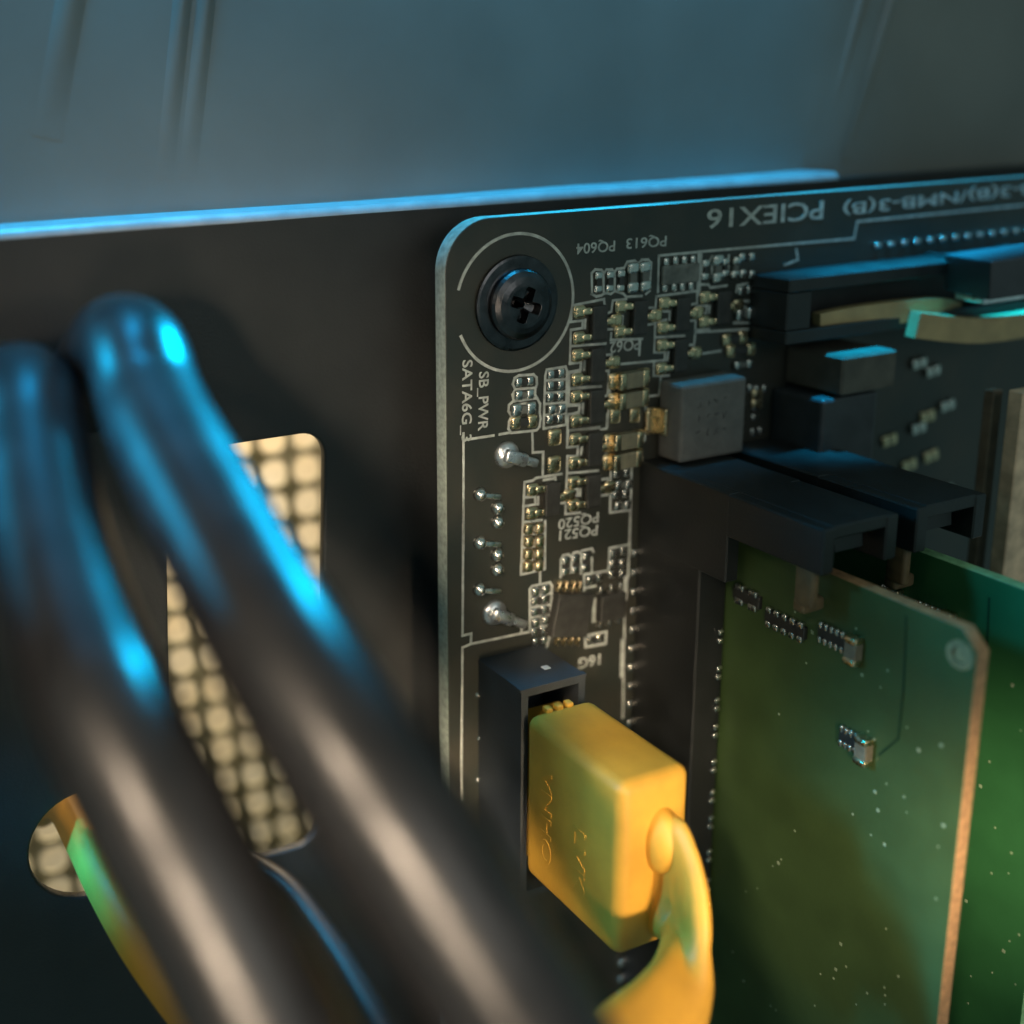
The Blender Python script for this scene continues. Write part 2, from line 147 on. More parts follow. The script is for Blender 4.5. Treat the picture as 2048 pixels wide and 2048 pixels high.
_m = _nt.nodes.new('ShaderNodeMixShader'); _m.inputs[0].default_value = 0.22  # translucence added to brighten the bars between the holes
_nt.links.new(_nt.nodes['Principled BSDF'].outputs[0], _m.inputs[1]); _nt.links.new(_t.outputs[0], _m.inputs[2])
_nt.links.new(_m.outputs[0], _nt.nodes['Material Output'].inputs[0])
M['cream'] = mat('cream_room_wall', (0.80, 0.70, 0.52), 0.9, col2=(0.76, 0.74, 0.66), vscale=0.8)
M['fin'] = mat('warm_lit_metal', (0.62, 0.42, 0.27), 0.55, metal=0.0, var=0.25, vscale=6)  # lamps miss this fin, so its warm light is put into the colour
M['fin2'] = mat('brown_shaded_metal', (0.16, 0.11, 0.07), 0.55, metal=0.0, var=0.25, vscale=6)  # darker copy of the fin metal, shade put into the colour
M['darkblk'] = mat('anodised_dark_block', (0.030, 0.036, 0.040), 0.45, var=0.25, vscale=4, bump=0.2, bscale=40)
M['brownblk'] = mat('brown_grey_block', (0.070, 0.066, 0.052), 0.5, var=0.25, vscale=5)
M['white'] = mat('white_scuff', (0.55, 0.58, 0.58), 0.6)

# ------------------------------------------------------------------ helpers
ROT = Matrix.Rotation(math.pi / 2, 4, 'X')       # board frame (x, z-up, height) -> world
def link(name, me, m, parent=None, loc=(0, 0, 0), rotz=0.0, smooth=False):
    o = bpy.data.objects.new(name, me); COL.objects.link(o)
    if m is not None and not me.materials:
        me.materials.append(M[m])
    if parent is not None: o.parent = parent
    o.location = loc
    if rotz: o.rotation_euler = (0, 0, rotz)
    if smooth:
        for p in me.polygons: p.use_smooth = True
    return o
def tag(o, label=None, cat=None, group=None, kind=None):
    if label: o['label'] = label
    if cat: o['category'] = cat
    if group: o['group'] = group
    if kind: o['kind'] = kind
    return o
def thing(name, label, cat, loc=(0, 0, 0), group=None, board=True):
    o = bpy.data.objects.new(name, None); COL.objects.link(o); o.empty_display_size = 0.2
    o.location = loc
    if board: o.rotation_euler = (math.pi / 2, 0, 0)
    return tag(o, label, cat, group)
def mesh(bm, name='mesh'):
    me = bpy.data.meshes.new(name); bmesh.ops.recalc_face_normals(bm, faces=bm.faces); bm.to_mesh(me); bm.free(); return me
def add_box(bm, x0, x1, y0, y1, z0, z1, bevel=0.0, seg=2, mtx=None):
    r = bmesh.ops.create_cube(bm, size=1.0)
    vs = r['verts']
    for v in vs:
        v.co = Vector((x0 + (v.co.x + .5) * (x1 - x0), y0 + (v.co.y + .5) * (y1 - y0), z0 + (v.co.z + .5) * (z1 - z0)))
    if bevel:
        es = list({e for v in vs for e in v.link_edges})
        r2 = bmesh.ops.bevel(bm, geom=es, offset=bevel, segments=seg, affect='EDGES', profile=0.5)
        vs = list({v for f in r2['faces'] for v in f.verts} | {v for v in vs if v.is_valid})
    if mtx is not None:
        bmesh.ops.transform(bm, matrix=mtx, verts=vs)
    return vs
def box(x0, x1, y0, y1, z0, z1, bevel=0.0, seg=2, mtx=None):
    bm = bmesh.new(); add_box(bm, x0, x1, y0, y1, z0, z1, bevel, seg, mtx); return mesh(bm)
def lathe(profile, n=40):
    bm = bmesh.new(); rings = []
    for r, z in profile:
        rings.append([bm.verts.new((max(r, 1e-4) * math.cos(2 * math.pi * i / n), max(r, 1e-4) * math.sin(2 * math.pi * i / n), z)) for i in range(n)])
    for a, b in zip(rings, rings[1:]):
        for i in range(n): bm.faces.new((a[i], a[(i + 1) % n], b[(i + 1) % n], b[i]))
    if profile[-1][0] < 0.002 or True: bm.faces.new(rings[-1])
    bm.faces.new(list(reversed(rings[0])))
    return mesh(bm)
def catmull(pts, n):
    P = [Vector(p) for p in pts]; P = [2 * P[0] - P[1]] + P + [2 * P[-1] - P[-2]]; out = []
    for i in range(1, len(P) - 2):
        for k in range(n):
            t = k / n; a, b, c, d = P[i - 1:i + 3]
            out.append(0.5 * ((2 * b) + (c - a) * t + (2 * a - 5 * b + 4 * c - d) * t * t + (3 * b - a - 3 * c + d) * t ** 3))
    out.append(P[-2]); return out
def run_on(pts, n=4, k=2.0):
    """let a loose end run on past the frame"""
    P = [Vector(p) for p in pts]; d = (P[-1] - P[-2]) * k
    return P + [P[-1] + d * (i + 1) + Vector((0, 0.02, -0.04)) * i * i for i in range(n)]
def sweep(path, profile, up=Vector((0, 0, 1)), caps=True):
    """sweep a closed 2D profile along a path, frame carried along"""
    bm = bmesh.new(); rings = []; n = len(path); prev = None
    for i, p in enumerate(path):
        t = (path[min(i + 1, n - 1)] - path[max(i - 1, 0)]).normalized()
        if prev is None: s = t.cross(up).normalized()
        else: s = (prev - t * prev.dot(t)).normalized()
        prev = s; u = s.cross(t)
        rings.append([bm.verts.new(p + s * a + u * b) for a, b in profile])
    k = len(profile)
    for a, b in zip(rings, rings[1:]):
        for i in range(k): bm.faces.new((a[i], a[(i + 1) % k], b[(i + 1) % k], b[i]))
    if caps: bm.faces.new(rings[0]); bm.faces.new(list(reversed(rings[-1])))
    return mesh(bm)
def circle(r, n=28): return [(r * math.cos(2 * math.pi * i / n), r * math.sin(2 * math.pi * i / n)) for i in range(n)]
def rrect(x0, x1, y0, y1, r, n=8):
    out = []
    for cx, cy, a in ((x1 - r, y1 - r, 0), (x0 + r, y1 - r, 90), (x0 + r, y0 + r, 180), (x1 - r, y0 + r, 270)):
        for i in range(n + 1):
            t = R(a + 90 * i / n); out.append((cx + r * math.cos(t), cy + r * math.sin(t)))
    return out
def ring_pts(cx, cy, r, n=40): return [(cx + r * math.cos(2 * math.pi * i / n), cy + r * math.sin(2 * math.pi * i / n)) for i in range(n)]
def plate(loops, half, bevel=0.0):
    """flat plate with holes: filled 2D curve, thickness 2*half, centred on local z"""
    cu = bpy.data.curves.new('plate', 'CURVE'); cu.dimensions = '2D'; cu.fill_mode = 'BOTH'; cu.extrude = max(half - bevel, 0.0005)
    cu.bevel_depth = bevel; cu.bevel_resolution = 2
    if bevel: cu.offset = -bevel
    for lp in loops:
        s = cu.splines.new('POLY'); s.points.add(len(lp) - 1); s.use_cyclic_u = True
        for q, p in zip(s.points, lp): q.co = (p[0], p[1], 0, 1)
    o = bpy.data.objects.new('plate', cu); COL.objects.link(o)
    dg = bpy.context.evaluated_depsgraph_get()
    me = bpy.data.meshes.new_from_object(o.evaluated_get(dg)); bpy.data.objects.remove(o); bpy.data.curves.remove(cu)
    return me
def text_mesh(s, depth=0.0015, bold=0.012):
    cu = bpy.data.curves.new('text', 'FONT'); cu.body = s; cu.size = 1.0; cu.extrude = depth; cu.resolution_u = 3; cu.offset = bold
    o = bpy.data.objects.new('text', cu); COL.objects.link(o)
    dg = bpy.context.evaluated_depsgraph_get()
    me = bpy.data.meshes.new_from_object(o.evaluated_get(dg)); bpy.data.objects.remove(o); bpy.data.curves.remove(cu)
    return me
def strokes(polylines, wd, z0, z1):
    bm = bmesh.new()
    for pl in polylines:
        for i, (a, b) in enumerate(zip(pl, pl[1:])):
            a, b = Vector(a), Vector(b); d = b - a
            if d.length < 1e-4: continue
            d.normalize(); n = Vector((-d.y, d.x)) * wd / 2; e = d * wd * 0.45
            q = [a - e + n, a - e - n, b + e - n, b + e + n]; zz = z1 + 0.0004 * (i % 2)
            lo = [bm.verts.new((p.x, p.y, z0)) for p in q]; hi = [bm.verts.new((p.x, p.y, zz)) for p in q]
            bm.faces.new(hi)
            for j in range(4): bm.faces.new((lo[j], lo[(j + 1) % 4], hi[(j + 1) % 4], hi[j]))
    return mesh(bm)
def dome(r, h, n=14, m=5):
    return lathe([(r * math.cos(math.pi / 2 * i / m), h * math.sin(math.pi / 2 * i / m)) for i in range(m + 1)], n)
def set_edge_material(me, mname, thresh=0.5):
    me.materials.append(M[mname])
    for p in me.polygons:
        if abs(p.normal.z) < thresh: p.material_index = 1

# ------------------------------------------------------------------ setting: tray, upper panels, mesh, room
TY = 0.65
zl = 0.745
hx0, hx1 = -2.76, -1.40; hz0, hz1 = -4.74, -1.00
def slanted(loop, k):     # the pass-through leans a touch
    return [(x + k * (z - hz1), z) for x, z in loop]
loops = [[(-12, zl), (12, zl), (12, -16), (-12, -16)],
         slanted(rrect(hx0, hx1, hz0, hz1, 0.22), 0.05),
         ring_pts(-3.62, -4.14, 0.47),
         ring_pts(0, 0, 0.16)]
me = plate(loops, 0.05, 0.02)
o = link('case_tray', me, 'tray', None, (0, TY + 0.05, 0)); o.rotation_euler = (math.pi / 2, 0, 0)
tag(o, 'black painted steel tray behind the motherboard with cable cutouts', kind='structure')
# rounded shelf along the top of the tray
prof = [(TY + 0.6, zl - 0.16), (TY + 0.102, zl - 0.16), (TY + 0.005, zl - 0.10)]
prof += [(TY + 0.075 - 0.075 * math.cos(R(a)), zl - 0.02 + 0.075 * math.sin(R(a))) for a in range(0, 91, 15)]
prof += [(TY + 0.6, zl + 0.055)]
bm = bmesh.new(); xs = [-12 + 16.1 * i / 60 for i in range(61)]; rows = []
for x in xs: rows.append([bm.verts.new((x, p[0], p[1] + 0.004 * math.sin(x * 1.7))) for p in prof])
for a, b in zip(rows, rows[1:]):
    for i in range(len(prof) - 1): bm.faces.new((a[i], a[i + 1], b[i + 1], b[i]))
me = mesh(bm); o = link('tray_shelf', me, 'shelf', None, smooth=True)
tag(o, 'rounded steel ledge along the top of the tray catching blue light', kind='structure')
# upper wall set back behind the ledge
UY = TY + 0.45
bm = bmesh.new(); rows = []
NEAR = UY - 0.03
(ax0, az0), (ax1, az1) = D_upper['r2'][1], D_upper['r2'][0]; (bx0, bz0), (bx1, bz1) = D_upper['r3'][1], D_upper['r3'][0]
for k in range(41):
    z = zl - 0.06 + (14 - zl) * (k / 40) ** 1.6
    xa = ax0 + (ax1 - ax0) * (z - az0) / (az1 - az0); xb = bx0 + (bx1 - bx0) * (z - bz0) / (bz1 - bz0)
    xa, xb = min(xa, 10) - 0.2, min(xb, 10.6) + 0.1
    row = [bm.verts.new((-12, UY, z))] + [bm.verts.new((-12 + (xa + 12) * i / 12, UY, z)) for i in range(1, 13)]
    for i in range(1, 13):
        t = i / 12; row.append(bm.verts.new((xa + (xb - xa) * t, UY + (NEAR - UY) * (t * t * (3 - 2 * t)), z)))
    row.append(bm.verts.new((12, NEAR, z))); rows.append(row)
for a, b in zip(rows, rows[1:]):
    for i in range(len(a) - 1): bm.faces.new((a[i], a[i + 1], b[i + 1], b[i]))
o = link('case_wall', mesh(bm), 'wall', smooth=True); tag(o, 'smooth dark case wall above the ledge, with a faint step at right', kind='structure')
def bead(p0, p1, y, wid, hgt):  # raised strips added to imitate streaks of reflected light on the wall
    a, b = Vector((p0[0], y, p0[1])), Vector((p1[0], y, p1[1])); d = (b - a).normalized(); L0 = (b - a).length; a = a - d * 7.0
    s = d.cross(Vector((0, 1, 0))).normalized(); bm = bmesh.new(); rows = []
    N = 60
    for i in range(N + 1):
        t = i / N; p = a.lerp(b, t); f = min(1.0, max(0.0, 1 - t) * (L0 + 7.0) / L0) ** 1.4 * (0.85 + 0.15 * math.sin(t * 9))
        rows.append([bm.verts.new(p + s * wid * (k / 8 - .5) + Vector((0, -hgt * f * math.sin(math.pi * k / 8) - 0.001, 0))) for k in range(9)])
    for q, r in zip(rows, rows[1:]):
        for i in range(8): bm.faces.new((q[i], q[i + 1], r[i + 1], r[i]))
    return mesh(bm)
wallo = o
for dx in (-0.10, 0.09):
    (p_, q_) = D_upper['r1']; link('streak_bead', bead((p_[0] + dx, p_[1]), (q_[0] + dx, q_[1]), UY, 0.15, 0.04), 'wall', wallo, smooth=True)
link('streak_bead', bead(D_upper['r0'][0], D_upper['r0'][1], UY, 0.22, 0.03), 'wall', wallo, smooth=True)
link('streak_bead', bead(D_upper['r2'][0], D_upper['r2'][1], UY, 0.13, 0.035), 'wall', wallo, smooth=True)
link('streak_bead', bead(D_upper['r3'][0], D_upper['r3'][1], UY - 0.03, 0.13, 0.035), 'wall', wallo, smooth=True)
# perforated side panel behind the tray, seen through the cutouts
PY = 4.5; pitch = 0.415; lp = [[(-8.5, -10), (1.5, -10), (1.5, 0.9), (-8.5, 0.9)]]
for i in range(21):
    for j in range(25):
        cx = -7.4 + i * pitch; cz = -9.6 + j * pitch
        lp.append(rrect(cx - 0.165, cx + 0.165, cz - 0.165, cz + 0.165, 0.14, 4))
me = plate(lp, 0.012)
o = link('side_mesh', me, 'mesh', None, (0, PY, 0)); o.rotation_euler = (math.pi / 2, 0, 0)
tag(o, 'pale grey perforated panel seen through the tray cutouts', 'mesh')
bm = bmesh.new(); add_box(bm, -40, 40, 11, 11.5, -40, 40)
o = link('room_wall', mesh(bm), 'cream'); tag(o, 'cream wall of the room behind the case', kind='structure')

# ------------------------------------------------------------------ motherboard
MB = thing('motherboard', 'black motherboard corner with white silkscreen and rows of tiny parts', 'motherboard')
BT = 0.16
x0, x1, z0, z1, r = -0.645, 12.0, -14.0, 0.69, 0.40
outline = [(x1, z1)] + [(x0 + r + r * math.cos(R(90 + 90 * i / 12)), z1 - r + r * math.sin(R(90 + 90 * i / 12))) for i in range(13)] + [(x0, z0), (x1, z0)]
me = plate([outline, ring_pts(0, 0, 0.17)], BT / 2, 0.008)
me.materials.append(M['mask']); set_edge_material(me, 'edge', 0.35)
link('circuit_board', me, None, MB, (0, 0, -BT / 2))
def mb(name, me, m, loc=(0, 0, 0), rotz=0, parent=None, smooth=False): return link(name, me, m, parent or MB, loc, rotz, smooth)
for q in D_lines: mb('silkscreen_line', strokes([q], 0.021, -0.002, 0.0025), 'silk')
for q in D_thick: mb('silkscreen_line', strokes([q], 0.045, -0.002, 0.003), 'silk')
arc = [(0.55 * math.cos(R(a)), 0.55 * math.sin(R(a))) for a in range(-157, 164, 4)]
mb('silkscreen_ring', strokes([arc], 0.024, -0.002, 0.003), 'silk')
for s, p0, p1, hgt in D_texts:
    me = text_mesh(s, 0.0012)
    xsv = [v.co.x for v in me.vertices]; ysv = [v.co.y for v in me.vertices]
    wd = max(xsv) - min(xsv); ht = 0.70
    a, b = Vector(p0), Vector(p1); d = b - a
    sx_, sy_ = d.length / wd, hgt / ht
    for v in me.vertices: v.co = Vector(((v.co.x - min(xsv)) * sx_, (v.co.y - 0.35) * sy_, v.co.z + 0.0018))
    mb('silkscreen_text', me, 'silk', (p0[0], p0[1], 0), math.atan2(d.y, d.x))
# mounting ring pad and screw
mb('mounting_pad', lathe([(0.33, 0), (0.33, 0.004), (0.325, 0.006), (0.17, 0.006), (0.17, 0.0)], 48), 'ringpad')
SC = thing('screw', 'dark pan head cross recess screw in the ringed corner hole', 'screw')
bm = bmesh.new()
prof = [(0.375, 0.008), (0.385, 0.014), (0.38, 0.03), (0.36, 0.036), (0.30, 0.04), (0.24, 0.05)]
me = lathe(prof, 48); link('washer', me, 'screw', SC, smooth=False)
prof = [(0.27, 0.05), (0.285, 0.065), (0.282, 0.09), (0.265, 0.115), (0.225, 0.135), (0.18, 0.146), (0.15, 0.15)]
bm = bmesh.new(); n = 48; rings = []
for rr, zz in prof: rings.append([bm.verts.new((rr * math.cos(2 * math.pi * i / n), rr * math.sin(2 * math.pi * i / n), zz)) for i in range(n)])
for q, t in zip(rings, rings[1:]):
    for i in range(n): bm.faces.new((q[i], q[(i + 1) % n], t[(i + 1) % n], t[i]))
# cross recess: inner rings shaped like a plus, stepping down
def plus(ang, ro, wi):
    c, s = abs(math.cos(ang)), abs(math.sin(ang)); mx, mn = max(c, s), min(c, s)
    return min(ro, wi / max(mn, 1e-3)) if wi / max(mn, 1e-3) > wi * 1.2 else wi * 1.3
prev = rings[-1]
for zz, ro, wi in ((0.147, 0.145, 0.045), (0.08, 0.12, 0.034), (0.05, 0.05, 0.03)):
    cur = [bm.verts.new((plus(2 * math.pi * i / n + 0.35, ro, wi) * math.cos(2 * math.pi * i / n), plus(2 * math.pi * i / n + 0.35, ro, wi) * math.sin(2 * math.pi * i / n), zz)) for i in range(n)]
    for i in range(n): bm.faces.new((prev[i], prev[(i + 1) % n], cur[(i + 1) % n], cur[i]))
    prev = cur
bm.faces.new(prev)
link('screw_head', mesh(bm), 'screw', SC)
link('screw_shank', lathe([(0.14, -0.6), (0.14, 0.05)], 20), 'screw', SC)

# chip parts -------------------------------------------------------------
CACHE = {}
def shared(key, fn):
    if key not in CACHE: CACHE[key] = fn()
    return CACHE[key]
def chip(p, q, kind):
    a, b = Vector(p), Vector(q); c = (a + b) / 2; d = (b - a).length; ang = math.atan2(b.y - a.y, b.x - a.x)
    size = {'s': 0.036, 'd': 0.042, 'm': 0.055, 'g': 0.055, 't': 0.048}[kind]
    ang += random.uniform(-0.05, 0.05)
    key = (kind, round(d, 2)); dd = round(d, 2)
    body = {'s': 'resb', 'd': 'greyic', 'm': 'greyic', 'g': 'resb', 't': 'tanb'}[kind]
    name = {'s': 'resistor', 'd': 'capacitor', 'm': 'capacitor', 'g': 'resistor', 't': 'resistor'}[kind]
    hb = {'s': 0.022, 'd': 0.035, 'm': 0.04, 'g': 0.028, 't': 0.045}[kind]
    o = mb(name, shared(('cb',) + key, lambda: box(-dd / 2, dd / 2, -size * .62, size * .62, 0.001, hb, 0.006)), body, (c.x, c.y, 0), ang)
    def endcap():
        bm = bmesh.new(); add_box(bm, -size * .85, size * .85, -size, size, -0.001, hb * 1.25, size * .45, 3); return mesh(bm)
    em = 'gold' if kind in 'gt' else 'tin'
    for s in (-1, 1):
        link('end_cap', shared(('ce',) + key + (em,), endcap), em, o, (s * dd / 2, 0, 0), smooth=True)
for p, q, k in D_pairs: chip(p, q, k)

def lead_mesh():
    bm = bmesh.new()
    add_box(bm, -0.075, 0.04, -0.052, 0.052, -0.001, 0.045, 0.026, 3)          # solder fillet
    add_box(bm, 0.0, 0.092, -0.032, 0.032, 0.004, 0.05, 0.014, 2)             # flat lead foot
    add_box(bm, 0.07, 0.10, -0.026, 0.026, 0.015, 0.052, 0.006, 1)            # rising knee
    return mesh(bm)
for (p, q) in D_fets:
    a, b = Vector(p), Vector(q); c = (a + b) / 2; d = a - b
    bodyx = 0.17
    o = mb('transistor', shared('sotb', lambda: box(-0.075, 0.075, -0.145, 0.145, 0.008, 0.06, 0.012, 2)), 'epoxy', (c.x + bodyx, c.y, 0), math.atan2(d.y, d.x) - math.pi / 2)
    for s in (-1, 1):
        link('lead', shared('lead', lead_mesh), 'gold', o, (-bodyx, s * d.length / 2, 0), smooth=True)
    l = link('lead', shared('lead', lead_mesh), 'gold', o, (bodyx, 0, 0), math.pi, smooth=True)
for p in D_gold:
    mb('solder_pad', shared('gp', lambda: box(-0.062, 0.062, -0.068, 0.068, -0.001, 0.028, 0.025, 3)), 'gold', (p[0], p[1], 0), smooth=True)
for p in D_bare:
    mb('solder_pad', shared('bp', lambda: box(-0.05, 0.05, -0.065, 0.065, -0.001, 0.022, 0.02, 3)), 'gold', (p[0], p[1], 0), smooth=True)
for p in D_caps:
    o = mb('capacitor', shared('mlb', lambda: box(-0.12, 0.12, -0.07, 0.07, 0.002, 0.10, 0.012, 2)), 'mlcc', (p[0], p[1], 0), random.uniform(-.03, .03))
    for s in (-1, 1):
        link('end_cap', shared('mle', lambda: box(-0.035, 0.035, -0.074, 0.074, 0.0, 0.106, 0.018, 3)), 'gold', o, (s * 0.115, 0, 0), smooth=True)
        link('solder_fillet', shared('mlf', lambda: box(-0.045, 0.045, -0.07, 0.07, -0.001, 0.04, 0.03, 3)), 'gold', o, (s * 0.165, 0, 0), smooth=True)
# small packages with legs
def package(rows, pinw, pinl, hgt, mname, pm, inset, dots=False):
    allp = [Vector(p) for r_ in rows for p in r_]
    c = sum(allp, Vector((0, 0))) / len(allp); ang = math.atan2(rows[0][-1][1] - rows[0][0][1], rows[0][-1][0] - rows[0][0][0])
    rot = Matrix.Rotation(-ang, 2); loc = [[rot @ (Vector(p) - c) for p in r_] for r_ in rows]
    xs_ = [p.x for r_ in loc for p in r_]; yt = sum(p.y for p in loc[0]) / len(loc[0]); yb = sum(p.y for p in loc[1]) / len(loc[1])
    o = mb('ic_chip', box(min(xs_) - inset, max(xs_) + inset, yb + pinl * .35, yt - pinl * .35, 0.006, hgt, 0.014, 2), mname, (c.x, c.y, 0), ang)
    for r_ in loc:
        for p in r_:
            link('pin', shared(('pin', pinw, pinl), lambda: box(-pinw, pinw, -pinl / 2, pinl / 2, -0.001, hgt * .45, pinw * .7, 2)), pm, o, (p.x, p.y, 0), smooth=True)
    return o
package(D_icA, 0.011, 0.115, 0.10, 'epoxy', 'gold', 0.035)
package(D_icB, 0.016, 0.085, 0.09, 'epoxy', 'tin', 0.03)
package(D_icC, 0.024, 0.075, 0.045, 'greyic', 'tin', 0.05)
# soldered pins and tabs of the port that sits on the other edge
for i, (p, q) in enumerate(D_pins):
    rr = 0.060 if i < 7 else 0.022
    o = mb('solder_joint', shared(('dome', rr), lambda: dome(rr, rr * 1.1)), 'tin', (p[0], p[1], 0), smooth=True)
    if q:
        v = Vector(q) - Vector(p)
        link('pin_tail', box(0, v.length, -0.022, 0.022, 0.01, 0.05, 0.012, 2), 'tin', o, (0, 0, 0), math.atan2(v.y, v.x), smooth=True)
for p, q in D_tabs:
    v = Vector(q) - Vector(p)
    o = mb('shell_tab', dome(0.115, 0.07, 20, 6), 'bsteel', (p[0], p[1], 0), smooth=True)
    bm = bmesh.new()
    m1 = Matrix.Rotation(math.atan2(v.y, v.x), 4, 'Z')
    vs = add_box(bm, -0.06, 0.16, -0.055, 0.055, 0.03, 0.10, 0.02, 2)
    add_box(bm, 0.10, v.length, -0.036, 0.036, 0.035, 0.085, 0.018, 2)
    link('bent_tab', mesh(bm), 'bsteel', o, (0, 0, 0), math.atan2(v.y, v.x), smooth=True)

# grey power choke with its gold terminal --------------------------------
cho = mb('power_choke', box(1.46, 2.17, -1.48, -0.80, 0.01, 0.305, 0.03, 2), 'choke')
bm = bmesh.new(); rnd = random.Random(3)
marks = []
for row in range(3):
    for k in range(4):
        cx = 1.66 + 0.09 * k + rnd.uniform(-.01, .01); cz = -0.98 - 0.13 * row
        for _ in range(2): marks.append([(cx + rnd.uniform(-.025, .025), cz + rnd.uniform(-.03, .03)), (cx + rnd.uniform(-.03, .03), cz + rnd.uniform(-.03, .03))])
link('worn_print', strokes(marks, 0.011, 0.300, 0.3065), 'mark', cho)
bm = bmesh.new()
add_box(bm, 1.33, 1.475, -1.27, -1.03, 0.004, 0.035, 0.01, 2); add_box(bm, 1.425, 1.457, -1.27, -1.03, 0.03, 0.15, 0.012, 2)
add_box(bm, 1.31, 1.37, -1.25, -1.05, 0.0, 0.05, 0.02, 3)
link('terminal', mesh(bm), 'gold', cho)
# parts crowd right of the choke
rnd = random.Random(11)
for i in range(2):
    for j in range(5):
        if rnd.random() < 0.15: continue
        p = Vector((2.40 + 0.16 * i + rnd.uniform(-.02, .02), -1.02 - 0.13 * j + rnd.uniform(-.02, .02)))
        q = p + (Vector((0.085, 0)) if rnd.random() < 0.6 else Vector((0, 0.085)))
        chip(p, q, rnd.choice('ssdg'))

# black data port ----------------------------------------------------------
px0, px1, pz0, pz1, ph = -0.35, 0.27, -4.92, -3.0, 0.65
bm = bmesh.new(); t = 0.065
add_box(bm, px0, px0 + t, pz0, pz1, 0.0, ph); add_box(bm, px1 - t, px1, pz0, pz1, 0.0, ph)
add_box(bm, px0 + t, px1 - t, pz1 - t, pz1, 0.0, ph); add_box(bm, px0 + t, px1 - t, pz0, pz0 + t, 0.0, ph)
add_box(bm, px0 + t, px1 - t, pz0 + t, pz1 - t, 0.0, 0.12)
port = mb('data_port', mesh(bm), 'sataplastic')
link('contact_tongue', box(-0.09, -0.01, -4.55, -3.35, 0.12, 0.55, 0.01), 'sataplastic', port)
link('edge_lip', box(px0 - 0.012, px1 + 0.012, pz1 - 0.02, pz1 + 0.006, ph - 0.05, ph + 0.004, 0.004), 'sataplastic', port)
link('scuff', box(0.02, 0.08, pz1 + 0.004, pz1 + 0.012, 0.38, 0.44, 0.003), 'white', port)

# memory sockets ------------------------------------------------------------
def memory_slot(sx0, label):
    sx1 = sx0 + 0.75; mid = sx0 + 0.375
    bm = bmesh.new()
    add_box(bm, sx0, mid - 0.075, -13, -1.95, 0, 0.80, 0.015, 1); add_box(bm, mid + 0.075, sx1, -13, -1.95, 0, 0.80, 0.015, 1)
    add_box(bm, mid - 0.075, mid + 0.075, -13, -1.95, 0, 0.35)
    o = mb('memory_slot', mesh(bm), 'plastic'); tag(o, label)
    bm = bmesh.new()      # end tower: two cheeks, a back and a roof
    add_box(bm, sx0 - 0.004, sx0 + 0.13, -2.25, -1.50, 0, 1.10, 0.012, 1); add_box(bm, sx1 - 0.13, sx1 + 0.004, -2.25, -1.50, 0, 1.10, 0.012, 1)
    add_box(bm, sx0 - 0.002, sx0 + 0.12, -1.86, -1.505, 1.05, 2.06, 0.012, 1); add_box(bm, sx1 - 0.12, sx1 + 0.002, -1.86, -1.505, 1.05, 2.06, 0.012, 1)
    add_box(bm, sx0 + 0.10, sx1 - 0.10, -1.60, -1.498, 0, 2.05, 0.012, 1)
    link('end_tower', mesh(bm), 'plastic', o)
    # latch lever hinged in the tower, its foot under the module
    pts = [Vector((mid, -1.70, 1.95)), Vector((mid, -1.74, 1.6)), Vector((mid, -1.80, 1.2)), Vector((mid, -1.86, 0.7))]
    link('latch', sweep(catmull(pts, 6), [(-.05, -.14), (.05, -.14), (.05, .14), (-.05, .14)], Vector((1, 0, 0))), 'plastic', o)
    bm = bmesh.new()
    add_box(bm, sx0 + 0.005, sx0 + 0.085, -2.16, -1.84, 1.80, 1.98, 0.03, 3); add_box(bm, sx0 + 0.02, sx0 + 0.24, -2.23, -2.12, 1.78, 1.90, 0.03, 3)
    link('latch_tongue', mesh(bm), 'tan', o, smooth=True)
    return o, mid
s1, mid1 = memory_slot(1.29, 'memory socket nearer the yellow plug')
s2, mid2 = memory_slot(2.24, 'memory socket further from the yellow plug')
for i in range(34):      # soldered feet along the socket edge
    mb('socket_foot', shared('foot', lambda: box(-0.055, 0.05, -0.035, 0.035, -0.001, 0.05, 0.02, 3)), 'tin', (1.262, -2.33 - 0.183 * i, 0), smooth=True)
def contact():
    bm = bmesh.new(); add_box(bm, -0.028, 0.028, -0.062, -0.014, 0, 0.03, 0.012, 2); add_box(bm, -0.028, 0.028, 0.014, 0.062, 0, 0.03, 0.012, 2); return mesh(bm)
for i in range(22):
    link('contact', shared('contact', contact), 'tin', s1, (mid1 - 0.13, -2.92 - 0.295 * i + (0.04 if i % 3 == 0 else 0), 0.80), smooth=True)

# expansion slot -----------------------------------------------------------
bm = bmesh.new()
add_box(bm, 2.44, 12, -0.09, 0.03, 0, 0.45, 0.012, 1); add_box(bm, 2.44, 12, -0.54, -0.42, 0, 0.45, 0.012, 1)
add_box(bm, 2.44, 2.72, -0.42, -0.09, 0, 0.44, 0.012, 1); add_box(bm, 2.72, 12, -0.42, -0.09, 0, 0.15)
psl = mb('expansion_slot', mesh(bm), 'plastic')
bm = bmesh.new(); add_box(bm, 2.90, 3.55, -1.00, -0.66, 0.0, 0.66, 0.02, 1)
link('slot_latch', mesh(bm), 'brownblk', psl)
for k, xx in enumerate((4.55, 5.55, 6.6)):
    link('rib', box(xx, xx + 0.05, 0.029, 0.055, 0.02, 0.44, 0.008, 1), 'plastic', psl)
for i in range(22):
    mb('slot_pin', shared('slotpin', lambda: box(-0.04, 0.04, -0.025, 0.03, -0.001, 0.045, 0.018, 3)), 'tin', (3.92 + 0.17 * i, 0.165, 0), smooth=True)

